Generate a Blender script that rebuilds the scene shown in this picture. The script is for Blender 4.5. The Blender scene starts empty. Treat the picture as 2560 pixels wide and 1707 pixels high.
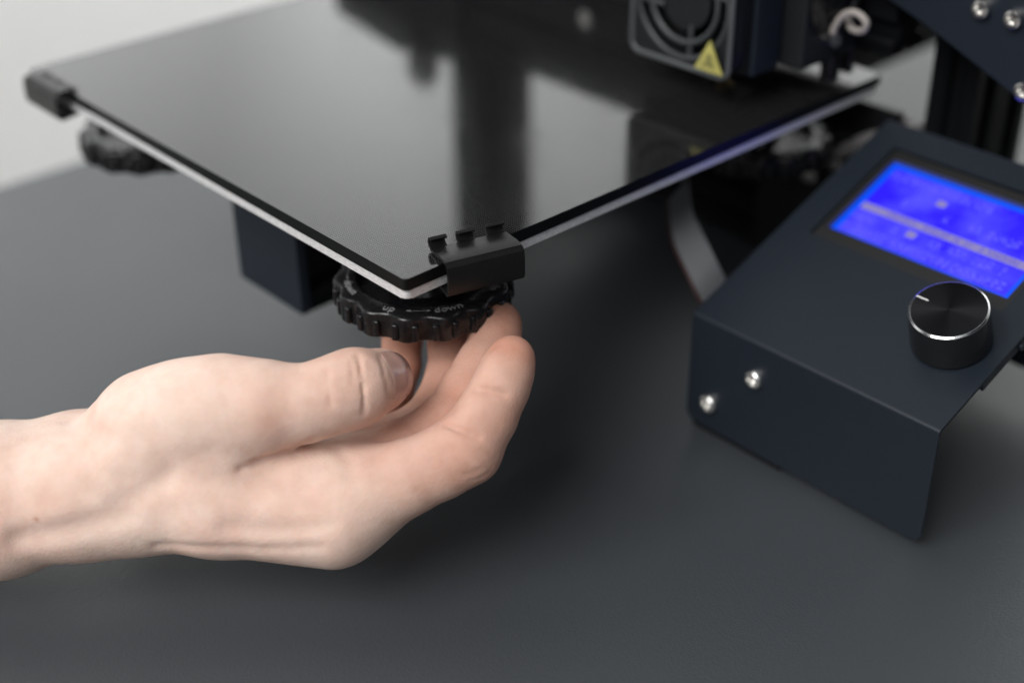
import bpy, bmesh, math, random
import numpy as np
from mathutils import Vector, Matrix

random.seed(7)
scene = bpy.context.scene
col = scene.collection
R = math.radians

# ------------------------------------------------------------------ camera
cam_d = bpy.data.cameras.new("camera")
cam = bpy.data.objects.new("camera", cam_d)
col.objects.link(cam)
cam_d.sensor_width = 36.0
cam_d.lens = 49.806
cam_d.clip_start = 0.02
cam_d.clip_end = 50.0
cx = Vector((0.67673175, 0.73615996, -0.01013164))
cy = Vector((-0.38003405, 0.36107516, 0.85158608))
cf = Vector((-0.63056186, 0.57244497, -0.52411688))
M = Matrix((cx, cy, -cf)).transposed().to_4x4()
M.translation = Vector((0.52039871, -0.21760279, 0.29891816))
cam.matrix_world = M
cam_d.dof.use_dof = True
cam_d.dof.focus_distance = 0.428
cam_d.dof.aperture_fstop = 3.7
scene.camera = cam

# ------------------------------------------------------------------ light
world = bpy.data.worlds.new("World")
scene.world = world
world.use_nodes = True
wb = world.node_tree.nodes["Background"]
wb.inputs[0].default_value = (0.80, 0.90, 1.0, 1)
wb.inputs[1].default_value = 0.03

def area(name, loc, target, sx, sy, power, color):
    l = bpy.data.lights.new(name, 'AREA')
    l.shape = 'RECTANGLE'; l.size = sx; l.size_y = sy
    l.energy = power; l.color = color
    o = bpy.data.objects.new(name, l)
    col.objects.link(o)
    o.location = loc
    o.rotation_euler = (Vector(target) - Vector(loc)).to_track_quat('-Z', 'Y').to_euler()
    return o

# large soft window light from the upper left front, a weak ceiling light, and added unseen lamps: a side fill and two washing the pale walls
area("window_light", (0.45, -1.60, 1.65), (0.2, 0.0, 0.05), 1.6, 1.2, 62, (1.0, 0.985, 0.965))
area("side_fill_light", (1.7, -0.9, 0.95), (0.25, 0.05, 0.05), 0.9, 0.9, 3, (0.95, 0.975, 1.0))  # added weak fill, no window there; brightens the plate's right edge
area("ceiling_light", (-0.45, -0.2, 1.9), (0.0, 0.0, 0.05), 1.6, 1.6, 7, (0.95, 0.975, 1.0))
area("wall_fill_light", (-0.55, 0.80, 0.50), (-1.35, 1.35, 0.78), 2.4, 0.3, 14.5, (0.97, 0.99, 1.0))  # added lamp, brightens the wall that the glass mirrors
area("back_wall_fill_light", (0.10, 1.20, 0.60), (-0.15, 2.4, 0.90), 2.2, 0.3, 34, (0.97, 0.99, 1.0))  # added lamp, brightens the back wall so the far table looks lighter

scene.view_settings.view_transform = 'Standard'
scene.view_settings.look = 'None'
scene.view_settings.exposure = 0.0
scene.view_settings.gamma = 1.0
scene.render.engine = 'CYCLES'
scene.cycles.use_denoising = True
scene.cycles.max_bounces = 8
scene.cycles.sample_clamp_indirect = 6.0

# ------------------------------------------------------------------ materials
MATS = {}
def mat(name, base, rough=0.5, metal=0.0, spec=0.5, bump=None, vary=None, rvary=None, emit=None, coat=0.0, ior=None):
    """base colour, roughness, metal; bump=(noise scale, strength, distance); vary=(scale, amount) colour mottling"""
    if name in MATS: return MATS[name]
    m = bpy.data.materials.new(name); m.use_nodes = True
    nt = m.node_tree; b = nt.nodes["Principled BSDF"]
    b.inputs['Base Color'].default_value = (*base, 1)
    b.inputs['Roughness'].default_value = rough
    b.inputs['Metallic'].default_value = metal
    b.inputs['Specular IOR Level'].default_value = spec
    b.inputs['Coat Weight'].default_value = coat
    if ior: b.inputs['IOR'].default_value = ior
    tc = nt.nodes.new('ShaderNodeTexCoord')
    def noise(scale, detail=3):
        n = nt.nodes.new('ShaderNodeTexNoise'); n.inputs['Scale'].default_value = scale
        n.inputs['Detail'].default_value = detail
        nt.links.new(tc.outputs['Object'], n.inputs['Vector']); return n
    if vary:
        n = noise(vary[0], 4)
        r = nt.nodes.new('ShaderNodeValToRGB')
        lo = [max(0, c * (1 - vary[1])) for c in base]; hi = [min(1, c * (1 + vary[1])) for c in base]
        r.color_ramp.elements[0].position = 0.3; r.color_ramp.elements[0].color = (*lo, 1)
        r.color_ramp.elements[1].position = 0.7; r.color_ramp.elements[1].color = (*hi, 1)
        nt.links.new(n.outputs['Fac'], r.inputs[0]); nt.links.new(r.outputs[0], b.inputs['Base Color'])
    if rvary:
        n = noise(rvary[0], 4)
        mr = nt.nodes.new('ShaderNodeMapRange')
        mr.inputs['To Min'].default_value = max(0.02, rough - rvary[1]); mr.inputs['To Max'].default_value = min(1, rough + rvary[1])
        nt.links.new(n.outputs['Fac'], mr.inputs['Value']); nt.links.new(mr.outputs[0], b.inputs['Roughness'])
    if bump:
        n = noise(bump[0], 2)
        bp = nt.nodes.new('ShaderNodeBump'); bp.inputs['Strength'].default_value = bump[1]
        bp.inputs['Distance'].default_value = bump[2]
        nt.links.new(n.outputs['Fac'], bp.inputs['Height']); nt.links.new(bp.outputs[0], b.inputs['Normal'])
    if emit:
        b.inputs['Emission Color'].default_value = (*emit[:3], 1); b.inputs['Emission Strength'].default_value = emit[3]
    MATS[name] = m
    return m

m_black_plastic = mat('black_plastic', (0.007, 0.0075, 0.0088), 0.28, spec=0.42, bump=(900, 0.08, 0.0004), rvary=(140, 0.08))
m_letter = mat('raised_letter', (0.22, 0.225, 0.23), 0.4)
m_black_metal = mat('black_sheet_metal', (0.006, 0.0065, 0.0075), 0.42, spec=0.35, bump=(1500, 0.08, 0.0002))
m_clip = mat('clip_steel', (0.008, 0.008, 0.008), 0.36, metal=0.0, spec=0.4, rvary=(300, 0.1))
m_anod = mat('black_anodised', (0.0025, 0.003, 0.004), 0.6, spec=0.15)
m_powder = mat('powder_coat', (0.0115, 0.0165, 0.0245), 0.42, spec=0.34, bump=(2600, 0.22, 0.0002), rvary=(60, 0.06))  # bluish base: cool light on black paint put into the colour
m_steel = mat('bright_steel', (0.72, 0.71, 0.69), 0.22, metal=1.0, rvary=(400, 0.08))
m_grey_plastic = mat('grey_fan_plastic', (0.042, 0.047, 0.051), 0.42)
m_fan_lip = mat('fan_lip_plastic', (0.075, 0.082, 0.087), 0.4)
m_dark_fan = mat('dark_fan', (0.010, 0.011, 0.013), 0.45, spec=0.35)
m_yellow = mat('yellow_sticker', (0.40, 0.37, 0.11), 0.5, vary=(250, 0.12))
m_brass = mat('brass', (0.6, 0.42, 0.18), 0.3, metal=1.0)
m_wire = mat('pale_wire', (0.34, 0.31, 0.29), 0.5)
m_redwire = mat('red_wire', (0.05, 0.016, 0.016), 0.5)
m_ribbon = mat('ribbon_grey', (0.34, 0.355, 0.37), 0.5)
m_wall = mat('wall_paint', (0.80, 0.80, 0.79), 0.8, bump=(60, 0.05, 0.001))
m_floor = mat('floor_paint', (0.70, 0.70, 0.70), 0.6)
m_rim = mat('turned_rim', (0.86, 0.87, 0.88), 0.16, metal=1.0)
m_spring = mat('spring_steel', (0.5, 0.42, 0.2), 0.35, metal=1.0)

def table_mat():
    m = mat('dark_table', (0.043, 0.049, 0.056), 0.44, ior=1.75, rvary=(9, 0.05))
    nt = m.node_tree; b = nt.nodes["Principled BSDF"]
    tc = nt.nodes.new('ShaderNodeTexCoord')
    v = nt.nodes.new('ShaderNodeTexVoronoi'); v.inputs['Scale'].default_value = 1100
    v.feature = 'F1'
    n = nt.nodes.new('ShaderNodeTexNoise'); n.inputs['Scale'].default_value = 1500; n.inputs['Detail'].default_value = 3
    add = nt.nodes.new('ShaderNodeMath'); add.operation = 'ADD'
    nt.links.new(tc.outputs['Object'], v.inputs['Vector']); nt.links.new(tc.outputs['Object'], n.inputs['Vector'])
    nt.links.new(v.outputs['Distance'], add.inputs[0]); nt.links.new(n.outputs['Fac'], add.inputs[1])
    bp = nt.nodes.new('ShaderNodeBump'); bp.inputs['Strength'].default_value = 0.22; bp.inputs['Distance'].default_value = 0.0003
    nt.links.new(add.outputs[0], bp.inputs['Height']); nt.links.new(bp.outputs[0], b.inputs['Normal'])
    return m
m_table = table_mat()

def glass_mat():
    """dark coated glass plate with a fine grid of raised dots"""
    m = bpy.data.materials.new('dotted_dark_glass'); m.use_nodes = True
    nt = m.node_tree; b = nt.nodes["Principled BSDF"]
    b.inputs['IOR'].default_value = 1.66
    b.inputs['Roughness'].default_value = 0.05
    tc = nt.nodes.new('ShaderNodeTexCoord')
    mp = nt.nodes.new('ShaderNodeMapping'); mp.inputs['Scale'].default_value = (1180, 1180, 0)
    mp.inputs['Rotation'].default_value = (0, 0, 0)
    nt.links.new(tc.outputs['Object'], mp.inputs['Vector'])
    fr = nt.nodes.new('ShaderNodeVectorMath'); fr.operation = 'FRACTION'
    sub = nt.nodes.new('ShaderNodeVectorMath'); sub.operation = 'SUBTRACT'; sub.inputs[1].default_value = (0.5, 0.5, 0)
    ln = nt.nodes.new('ShaderNodeVectorMath'); ln.operation = 'LENGTH'
    nt.links.new(mp.outputs[0], fr.inputs[0]); nt.links.new(fr.outputs[0], sub.inputs[0]); nt.links.new(sub.outputs[0], ln.inputs[0])
    mr = nt.nodes.new('ShaderNodeMapRange'); mr.inputs['From Min'].default_value = 0.25; mr.inputs['From Max'].default_value = 0.17
    nt.links.new(ln.outputs['Value'], mr.inputs['Value'])
    mul = mr
    mix = nt.nodes.new('ShaderNodeMix'); mix.data_type = 'RGBA'
    mix.inputs['A'].default_value = (0.002, 0.002, 0.0024, 1); mix.inputs['B'].default_value = (0.09, 0.09, 0.093, 1)
    nt.links.new(mul.outputs[0], mix.inputs['Factor']); nt.links.new(mix.outputs['Result'], b.inputs['Base Color'])
    sm_ = nt.nodes.new('ShaderNodeMapRange'); sm_.inputs['To Min'].default_value = 0.47; sm_.inputs['To Max'].default_value = 1.0
    nt.links.new(mr.outputs[0], sm_.inputs['Value']); nt.links.new(sm_.outputs[0], b.inputs['Specular IOR Level'])
    # faint wiping marks
    wz = nt.nodes.new('ShaderNodeTexNoise'); wz.inputs['Scale'].default_value = 26; wz.inputs['Detail'].default_value = 5; wz.inputs['Distortion'].default_value = 1.2
    nt.links.new(tc.outputs['Object'], wz.inputs['Vector'])
    wr = nt.nodes.new('ShaderNodeMapRange'); wr.inputs['From Min'].default_value = 0.35; wr.inputs['From Max'].default_value = 0.75; wr.inputs['To Min'].default_value = 0.035; wr.inputs['To Max'].default_value = 0.13
    nt.links.new(wz.outputs['Fac'], wr.inputs['Value']); nt.links.new(wr.outputs[0], b.inputs['Roughness'])
    bp = nt.nodes.new('ShaderNodeBump'); bp.inputs['Strength'].default_value = 0.12; bp.inputs['Distance'].default_value = 0.00005
    nt.links.new(mul.outputs[0], bp.inputs['Height']); nt.links.new(bp.outputs[0], b.inputs['Normal'])
    return m
m_glass = glass_mat()
m_glass_edge = mat('glass_edge', (0.006, 0.007, 0.007), 0.34, spec=0.15, rvary=(300, 0.08))

def alu_mat():
    m = bpy.data.materials.new('brushed_aluminium'); m.use_nodes = True
    nt = m.node_tree; b = nt.nodes["Principled BSDF"]
    b.inputs['Metallic'].default_value = 0.25
    tc = nt.nodes.new('ShaderNodeTexCoord')
    mp = nt.nodes.new('ShaderNodeMapping'); mp.inputs['Scale'].default_value = (500, 500, 2600)
    nt.links.new(tc.outputs['Object'], mp.inputs['Vector'])
    n = nt.nodes.new('ShaderNodeTexNoise'); n.inputs['Scale'].default_value = 1.0; n.inputs['Detail'].default_value = 4
    nt.links.new(mp.outputs[0], n.inputs['Vector'])
    r = nt.nodes.new('ShaderNodeValToRGB')
    r.color_ramp.elements[0].position = 0.35; r.color_ramp.elements[0].color = (0.60, 0.61, 0.62, 1)
    r.color_ramp.elements[1].position = 0.62; r.color_ramp.elements[1].color = (0.80, 0.81, 0.815, 1)
    nt.links.new(n.outputs['Fac'], r.inputs[0]); nt.links.new(r.outputs[0], b.inputs['Base Color'])
    mr = nt.nodes.new('ShaderNodeMapRange'); mr.inputs['To Min'].default_value = 0.5; mr.inputs['To Max'].default_value = 0.28
    nt.links.new(n.outputs['Fac'], mr.inputs['Value']); nt.links.new(mr.outputs[0], b.inputs['Roughness'])
    bp = nt.nodes.new('ShaderNodeBump'); bp.inputs['Strength'].default_value = 0.3; bp.inputs['Distance'].default_value = 0.0002
    nt.links.new(n.outputs['Fac'], bp.inputs['Height']); nt.links.new(bp.outputs[0], b.inputs['Normal'])
    return m
m_alu = alu_mat()

def brushed_disc_mat():
    """turned black aluminium: fine rings and a soft angular sheen from anisotropy"""
    m = bpy.data.materials.new('turned_black_aluminium'); m.use_nodes = True
    nt = m.node_tree; b = nt.nodes["Principled BSDF"]
    b.inputs['Base Color'].default_value = (0.028, 0.028, 0.030, 1)
    b.inputs['Metallic'].default_value = 1.0
    b.inputs['Roughness'].default_value = 0.34
    b.inputs['Anisotropic'].default_value = 0.85
    tg = nt.nodes.new('ShaderNodeTangent'); tg.direction_type = 'RADIAL'; tg.axis = 'Z'
    nt.links.new(tg.outputs[0], b.inputs['Tangent'])
    return m
m_disc = brushed_disc_mat()
m_dialside = mat('dial_side', (0.03, 0.032, 0.036), 0.24, metal=0.6, rvary=(300, 0.05))

def screen_mat():
    m = bpy.data.materials.new('backlit_blue_display'); m.use_nodes = True
    nt = m.node_tree; b = nt.nodes["Principled BSDF"]
    b.inputs['Base Color'].default_value = (0.01, 0.01, 0.08, 1); b.inputs['Roughness'].default_value = 0.12
    tc = nt.nodes.new('ShaderNodeTexCoord')
    n = nt.nodes.new('ShaderNodeTexNoise'); n.inputs['Scale'].default_value = 55; n.inputs['Detail'].default_value = 3
    nt.links.new(tc.outputs['Object'], n.inputs['Vector'])
    r = nt.nodes.new('ShaderNodeValToRGB')
    r.color_ramp.elements[0].position = 0.35; r.color_ramp.elements[0].color = (0.022, 0.006, 1.0, 1)
    r.color_ramp.elements[1].position = 0.68; r.color_ramp.elements[1].color = (0.11, 0.10, 1.0, 1)
    nt.links.new(n.outputs['Fac'], r.inputs[0])
    nt.links.new(r.outputs[0], b.inputs['Emission Color']); b.inputs['Emission Strength'].default_value = 0.95
    return m
m_screen = screen_mat()
m_screen_edge = mat('display_border', (0.0, 0.02, 0.1), 0.2, emit=(0.0, 0.075, 1.0, 0.95))
m_lcd_text = mat('display_glyphs', (0.02, 0.02, 0.06), 0.5, emit=(0.105, 0.095, 1.0, 0.95))
m_lcd_bar = mat('display_bar', (0.02, 0.02, 0.03), 0.5, emit=(0.27, 0.235, 0.56, 0.9))
m_bezel = mat('display_bezel', (0.20, 0.20, 0.20), 0.38, metal=0.8)

def skin_mat():
    m = bpy.data.materials.new('skin'); m.use_nodes = True
    nt = m.node_tree; b = nt.nodes["Principled BSDF"]
    b.inputs['Roughness'].default_value = 0.46
    b.inputs['Specular IOR Level'].default_value = 0.03
    b.inputs['Subsurface Weight'].default_value = 0.22
    b.inputs['Subsurface Radius'].default_value = (1.0, 0.36, 0.18)
    b.inputs['Subsurface Scale'].default_value = 0.004
    tc = nt.nodes.new('ShaderNodeTexCoord')
    def noise(s, d=3):
        n = nt.nodes.new('ShaderNodeTexNoise'); n.inputs['Scale'].default_value = s; n.inputs['Detail'].default_value = d
        nt.links.new(tc.outputs['Object'], n.inputs['Vector']); return n
    n1 = noise(38, 4); n2 = noise(210, 3)
    r = nt.nodes.new('ShaderNodeValToRGB')
    r.color_ramp.elements[0].position = 0.32; r.color_ramp.elements[0].color = (0.77, 0.545, 0.46, 1)
    r.color_ramp.elements[1].position = 0.68; r.color_ramp.elements[1].color = (0.82, 0.655, 0.565, 1)
    nt.links.new(n1.outputs['Fac'], r.inputs[0])
    at = nt.nodes.new('ShaderNodeAttribute'); at.attribute_name = 'flush_shade'
    mx = nt.nodes.new('ShaderNodeMix'); mx.data_type = 'RGBA'
    mx.inputs['B'].default_value = (0.53, 0.255, 0.18, 1)
    n5 = noise(70, 5)
    bl = nt.nodes.new('ShaderNodeMapRange'); bl.inputs['From Min'].default_value = 0.48; bl.inputs['From Max'].default_value = 0.72; bl.inputs['To Max'].default_value = 0.15
    nt.links.new(n5.outputs['Fac'], bl.inputs['Value'])
    fs = nt.nodes.new('ShaderNodeMath'); fs.operation = 'ADD'; fs.use_clamp = True
    nt.links.new(at.outputs['Fac'], fs.inputs[0]); nt.links.new(bl.outputs[0], fs.inputs[1])
    nt.links.new(fs.outputs[0], mx.inputs['Factor']); nt.links.new(r.outputs[0], mx.inputs['A'])
    m2 = nt.nodes.new('ShaderNodeMix'); m2.data_type = 'RGBA'; m2.blend_type = 'MULTIPLY'
    rr = nt.nodes.new('ShaderNodeValToRGB')
    rr.color_ramp.elements[0].position = 0.3; rr.color_ramp.elements[0].color = (0.93, 0.90, 0.88, 1)
    rr.color_ramp.elements[1].position = 0.6; rr.color_ramp.elements[1].color = (1, 1, 1, 1)
    nt.links.new(n2.outputs['Fac'], rr.inputs[0])
    m2.inputs['Factor'].default_value = 0.8
    nt.links.new(mx.outputs['Result'], m2.inputs['A']); nt.links.new(rr.outputs[0], m2.inputs['B'])
    nt.links.new(m2.outputs['Result'], b.inputs['Base Color'])
    v = nt.nodes.new('ShaderNodeTexVoronoi'); v.inputs['Scale'].default_value = 850; v.feature = 'DISTANCE_TO_EDGE'
    nt.links.new(tc.outputs['Object'], v.inputs['Vector'])
    n3 = noise(480, 3)
    ad = nt.nodes.new('ShaderNodeMath'); ad.operation = 'ADD'
    nt.links.new(v.outputs['Distance'], ad.inputs[0]); nt.links.new(n3.outputs['Fac'], ad.inputs[1])
    bp = nt.nodes.new('ShaderNodeBump'); bp.inputs['Strength'].default_value = 0.32; bp.inputs['Distance'].default_value = 0.0004
    nt.links.new(ad.outputs[0], bp.inputs['Height']); nt.links.new(bp.outputs[0], b.inputs['Normal'])
    return m
m_skin = skin_mat()
m_nail = mat('nail', (0.52, 0.31, 0.265), 0.2, spec=0.55, vary=(140, 0.06), coat=0.2)
m_nail.node_tree.nodes["Principled BSDF"].inputs['Subsurface Weight'].default_value = 0.2
m_nail.node_tree.nodes["Principled BSDF"].inputs['Subsurface Scale'].default_value = 0.003

# ------------------------------------------------------------------ mesh helpers
def link(name, me, material, parent=None, smooth=None):
    o = bpy.data.objects.new(name, me); col.objects.link(o)
    if material is not None and len(me.materials) == 0: me.materials.append(material)
    if parent is not None: o.parent = parent
    return o

def from_bm(name, bm, material, parent=None, smooth=False, angle=None):
    me = bpy.data.meshes.new(name)
    bmesh.ops.recalc_face_normals(bm, faces=bm.faces)
    bm.to_mesh(me); bm.free()
    if smooth:
        for p in me.polygons: p.use_smooth = True
        if angle: me.set_sharp_from_angle(angle=R(angle))
    o = link(name, me, material, parent)
    if smooth and angle:
        wn = o.modifiers.new('weighted', 'WEIGHTED_NORMAL'); wn.keep_sharp = True; wn.mode = 'FACE_AREA'
    return o

def box(bm, x0, x1, y0, y1, z0, z1, bev=0.0, seg=2, mtx=None):
    r = bmesh.ops.create_cube(bm, size=1.0)
    vs = r['verts']
    for v in vs:
        v.co = Vector(((x0 + x1) / 2 + v.co.x * (x1 - x0), (y0 + y1) / 2 + v.co.y * (y1 - y0), (z0 + z1) / 2 + v.co.z * (z1 - z0)))
    if bev:
        es = list({e for v in vs for e in v.link_edges})
        out = bmesh.ops.bevel(bm, geom=es, offset=bev, segments=seg, profile=0.6, affect='EDGES')
        vs = list({v for f in out['faces'] for v in f.verts} | {v for v in vs if v.is_valid})
    if mtx is not None:
        bmesh.ops.transform(bm, matrix=mtx, verts=vs)
    return vs

def box_obj(name, x0, x1, y0, y1, z0, z1, material, parent=None, bev=0.0005, seg=2):
    bm = bmesh.new(); box(bm, x0, x1, y0, y1, z0, z1, bev, seg)
    return from_bm(name, bm, material, parent, smooth=True, angle=35)

def prism(bm, pts, axis, a, b, bev=0.0, seg=2):
    """extrude a 2D outline along an axis from a to b. axis z: (x,y); axis y: (x,z); axis x: (y,z)"""
    def P(p, t):
        return {'z': (p[0], p[1], t), 'y': (p[0], t, p[1]), 'x': (t, p[0], p[1])}[axis]
    v0 = [bm.verts.new(P(p, a)) for p in pts]; v1 = [bm.verts.new(P(p, b)) for p in pts]
    n = len(pts)
    f0 = bm.faces.new(v0); f1 = bm.faces.new(v1[::-1])
    for i in range(n): bm.faces.new((v0[i], v0[(i + 1) % n], v1[(i + 1) % n], v1[i]))
    if bev:
        es = list(set(f0.edges) | set(f1.edges))
        bmesh.ops.bevel(bm, geom=es, offset=bev, segments=seg, profile=0.6, affect='EDGES')

def round_rect(x0, x1, y0, y1, r, n=6):
    pts = []
    for cx_, cy_, a0 in ((x1 - r, y1 - r, 0), (x0 + r, y1 - r, 90), (x0 + r, y0 + r, 180), (x1 - r, y0 + r, 270)):
        for i in range(n + 1):
            a = R(a0 + 90 * i / n); pts.append((cx_ + r * math.cos(a), cy_ + r * math.sin(a)))
    return pts

def lathe(bm, prof, seg=48, mtx=None, cap=True):
    rings = []
    for r, z in prof:
        if r < 1e-7: rings.append([bm.verts.new((0, 0, z))])
        else: rings.append([bm.verts.new((r * math.cos(2 * math.pi * i / seg), r * math.sin(2 * math.pi * i / seg), z)) for i in range(seg)])
    vs = [v for r in rings for v in r]
    for a, b in zip(rings, rings[1:]):
        for i in range(seg):
            j = (i + 1) % seg
            if len(a) == 1 and len(b) == 1: continue
            if len(a) == 1: bm.faces.new((a[0], b[j], b[i]))
            elif len(b) == 1: bm.faces.new((a[i], a[j], b[0]))
            else: bm.faces.new((a[i], a[j], b[j], b[i]))
    if mtx is not None: bmesh.ops.transform(bm, matrix=mtx, verts=vs)

def tube(bm, pts, r, seg=10):
    pts = [Vector(p) for p in pts]
    rings = []
    up = Vector((0.13, 0.31, 0.94))
    for i, p in enumerate(pts):
        t = (pts[min(i + 1, len(pts) - 1)] - pts[max(i - 1, 0)]).normalized()
        u = up - t * up.dot(t)
        if u.length < 1e-3: u = Vector((1, 0, 0)) - t * t.x
        u.normalize(); w = t.cross(u); up = u
        rr = r[i] if isinstance(r, (list, tuple)) else r
        rings.append([bm.verts.new(p + rr * (math.cos(2 * math.pi * k / seg) * u + math.sin(2 * math.pi * k / seg) * w)) for k in range(seg)])
    for a, b in zip(rings, rings[1:]):
        for k in range(seg): bm.faces.new((a[k], a[(k + 1) % seg], b[(k + 1) % seg], b[k]))
    bm.faces.new(rings[0][::-1]); bm.faces.new(rings[-1])

def spline(ctrl, n=10):
    """Catmull-Rom through control points"""
    c = [Vector(p) for p in ctrl]; c = [c[0] * 2 - c[1]] + c + [c[-1] * 2 - c[-2]]
    out = []
    for i in range(1, len(c) - 2):
        for k in range(n):
            t = k / n
            out.append(0.5 * ((2 * c[i]) + (c[i + 1] - c[i - 1]) * t + (2 * c[i - 1] - 5 * c[i] + 4 * c[i + 1] - c[i + 2]) * t * t + (3 * c[i] - c[i - 1] - 3 * c[i + 1] + c[i + 2]) * t ** 3))
    out.append(c[-2]); return out

def empty(name, loc, label, cat, group=None):
    o = bpy.data.objects.new(name, None); col.objects.link(o); o.location = loc
    o.empty_display_size = 0.02
    o['label'] = label; o['category'] = cat
    if group: o['group'] = group
    return o

def keep(child, parent):
    """parent a child whose mesh is in world coordinates"""
    child.parent = parent
    child.matrix_parent_inverse = Matrix.Translation(-parent.location)
    return child

T = 0.1          # height of the print plate's top above the table
S = 0.235        # side of the plate

# ------------------------------------------------------------------ setting
bm = bmesh.new(); prism(bm, round_rect(-0.12, 1.6, -1.2, 0.62, 0.012), 'z', -0.028, 0.0, 0.002, 3)
o = from_bm('table', bm, m_table, smooth=True, angle=40); o['kind'] = 'structure'
bm = bmesh.new()
pts = [(-1.35, -3.0), (-1.35, 1.9)] + [(-1.35 + 0.5 - 0.5 * math.cos(R(a)), 1.9 + 0.5 * math.sin(R(a))) for a in range(10, 91, 10)] + [(3.2, 2.4)]
lo = [bm.verts.new((x, y, -0.75)) for x, y in pts]; hi = [bm.verts.new((x, y, 2.7)) for x, y in pts]
for i in range(len(pts) - 1): bm.faces.new((lo[i], lo[i + 1], hi[i + 1], hi[i]))
o = from_bm('wall', bm, m_wall, smooth=True); o['kind'] = 'structure'
bm = bmesh.new(); box(bm, -1.6, 3.5, -3.0, 2.6, -0.80, -0.75)
o = from_bm('floor', bm, m_floor); o['kind'] = 'structure'

# ------------------------------------------------------------------ printer
printer = empty('printer', (0.1175, 0.2, 0), 'black desktop 3D printer with a dark glass plate and three toothed levelling wheels', '3d printer')
def part(o): return keep(o, printer)
def sub(o, p):
    o.parent = p
    o.matrix_parent_inverse = p.matrix_world.inverted() if False else Matrix.Identity(4)
    return o
def partobj(name, bm, material, smooth=True, angle=35):
    return part(from_bm(name, bm, material, None, smooth, angle))
# sub-parts: their meshes are in world coordinates, the part's own origin is the world origin, so identity works
def subobj(name, bm, material, p, smooth=True, angle=35):
    return sub(from_bm(name, bm, material, None, smooth, angle), p)

# glass plate and heated aluminium plate
bm = bmesh.new(); prism(bm, round_rect(0, S, 0, S, 0.0013, 5), 'z', T - 0.004, T, 0.0005, 2)
glass = partobj('glass_plate', bm, m_glass_edge)
glass.data.materials.append(m_glass)
for p in glass.data.polygons:
    if p.normal.z > 0.9: p.material_index = 1
glass['label'] = 'dark glass plate with a fine dot pattern'
bm = bmesh.new(); prism(bm, round_rect(0.0004, S - 0.0004, 0.0004, S - 0.0004, 0.0022, 6), 'z', T - 0.0072, T - 0.0042, 0.0006, 2)
alu = partobj('heated_plate', bm, m_alu)
# cross-shaped carriage plate under it
bm = bmesh.new()
for a in (45, 135):
    mt = Matrix.Translation((S / 2, S / 2, T - 0.0203)) @ Matrix.Rotation(R(a), 4, 'Z')
    box(bm, -0.128, 0.128, -0.012, 0.012, -0.0012 - (0.0001 if a == 45 else 0), 0.0012 + (0.0001 if a == 45 else 0), 0.0004, 1, mt)
box(bm, 0.075, 0.16, 0.075, 0.16, T - 0.0219, T - 0.0187, 0.0004, 1)
carriage = partobj('bed_carriage', bm, m_black_metal)

# levelling wheel
def wheel_outline(th, r0=0.0283, amp=0.00105, lobes=14):
    return r0 + amp * math.cos(lobes * th)
def build_wheel_mesh():
    bm = bmesh.new(); N = 14 * 12
    # profile rows: (offset from outline, z) for outside, then plain radii for the dish
    rows = [('o', -0.0034, -0.0094), ('o', -0.0008, -0.0093), ('o', 0.0, -0.0086), ('o', 0.0, -0.0012), ('o', -0.0003, -0.0005), ('o', -0.0009, -0.00015), ('o', -0.0018, 0.0),
            ('r', 0.0222, 0.0), ('r', 0.0218, -0.0003), ('r', 0.0212, -0.0036), ('r', 0.0090, -0.0040), ('r', 0.0075, -0.0010), ('r', 0.0040, -0.0008)]
    rings = []
    for kind, d, z in rows:
        ring = []
        for i in range(N):
            th = 2 * math.pi * i / N
            r = wheel_outline(th) + d if kind == 'o' else d
            ring.append(bm.verts.new((r * math.cos(th), r * math.sin(th), z)))
        rings.append(ring)
    for a, b in zip(rings, rings[1:]):
        for i in range(N): bm.faces.new((a[i], a[(i + 1) % N], b[(i + 1) % N], b[i]))
    bm.faces.new(rings[0][::-1]); bm.faces.new(rings[-1])
    bmesh.ops.recalc_face_normals(bm, faces=bm.faces)
    me = bpy.data.meshes.new('levelling_wheel'); bm.to_mesh(me); bm.free()
    for p in me.polygons: p.use_smooth = True
    me.set_sharp_from_angle(angle=R(50)); me.materials.append(m_black_plastic)
    return me
def build_rib_mesh():
    bm = bmesh.new()
    box(bm, -0.0010, 0.0012, -0.00112, 0.00112, -0.0084, -0.0026, 0.0008, 3)
    bmesh.ops.recalc_face_normals(bm, faces=bm.faces)
    me = bpy.data.meshes.new('grip_rib'); bm.to_mesh(me); bm.free()
    for p in me.polygons: p.use_smooth = True
    me.materials.append(m_black_plastic); return me
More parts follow.
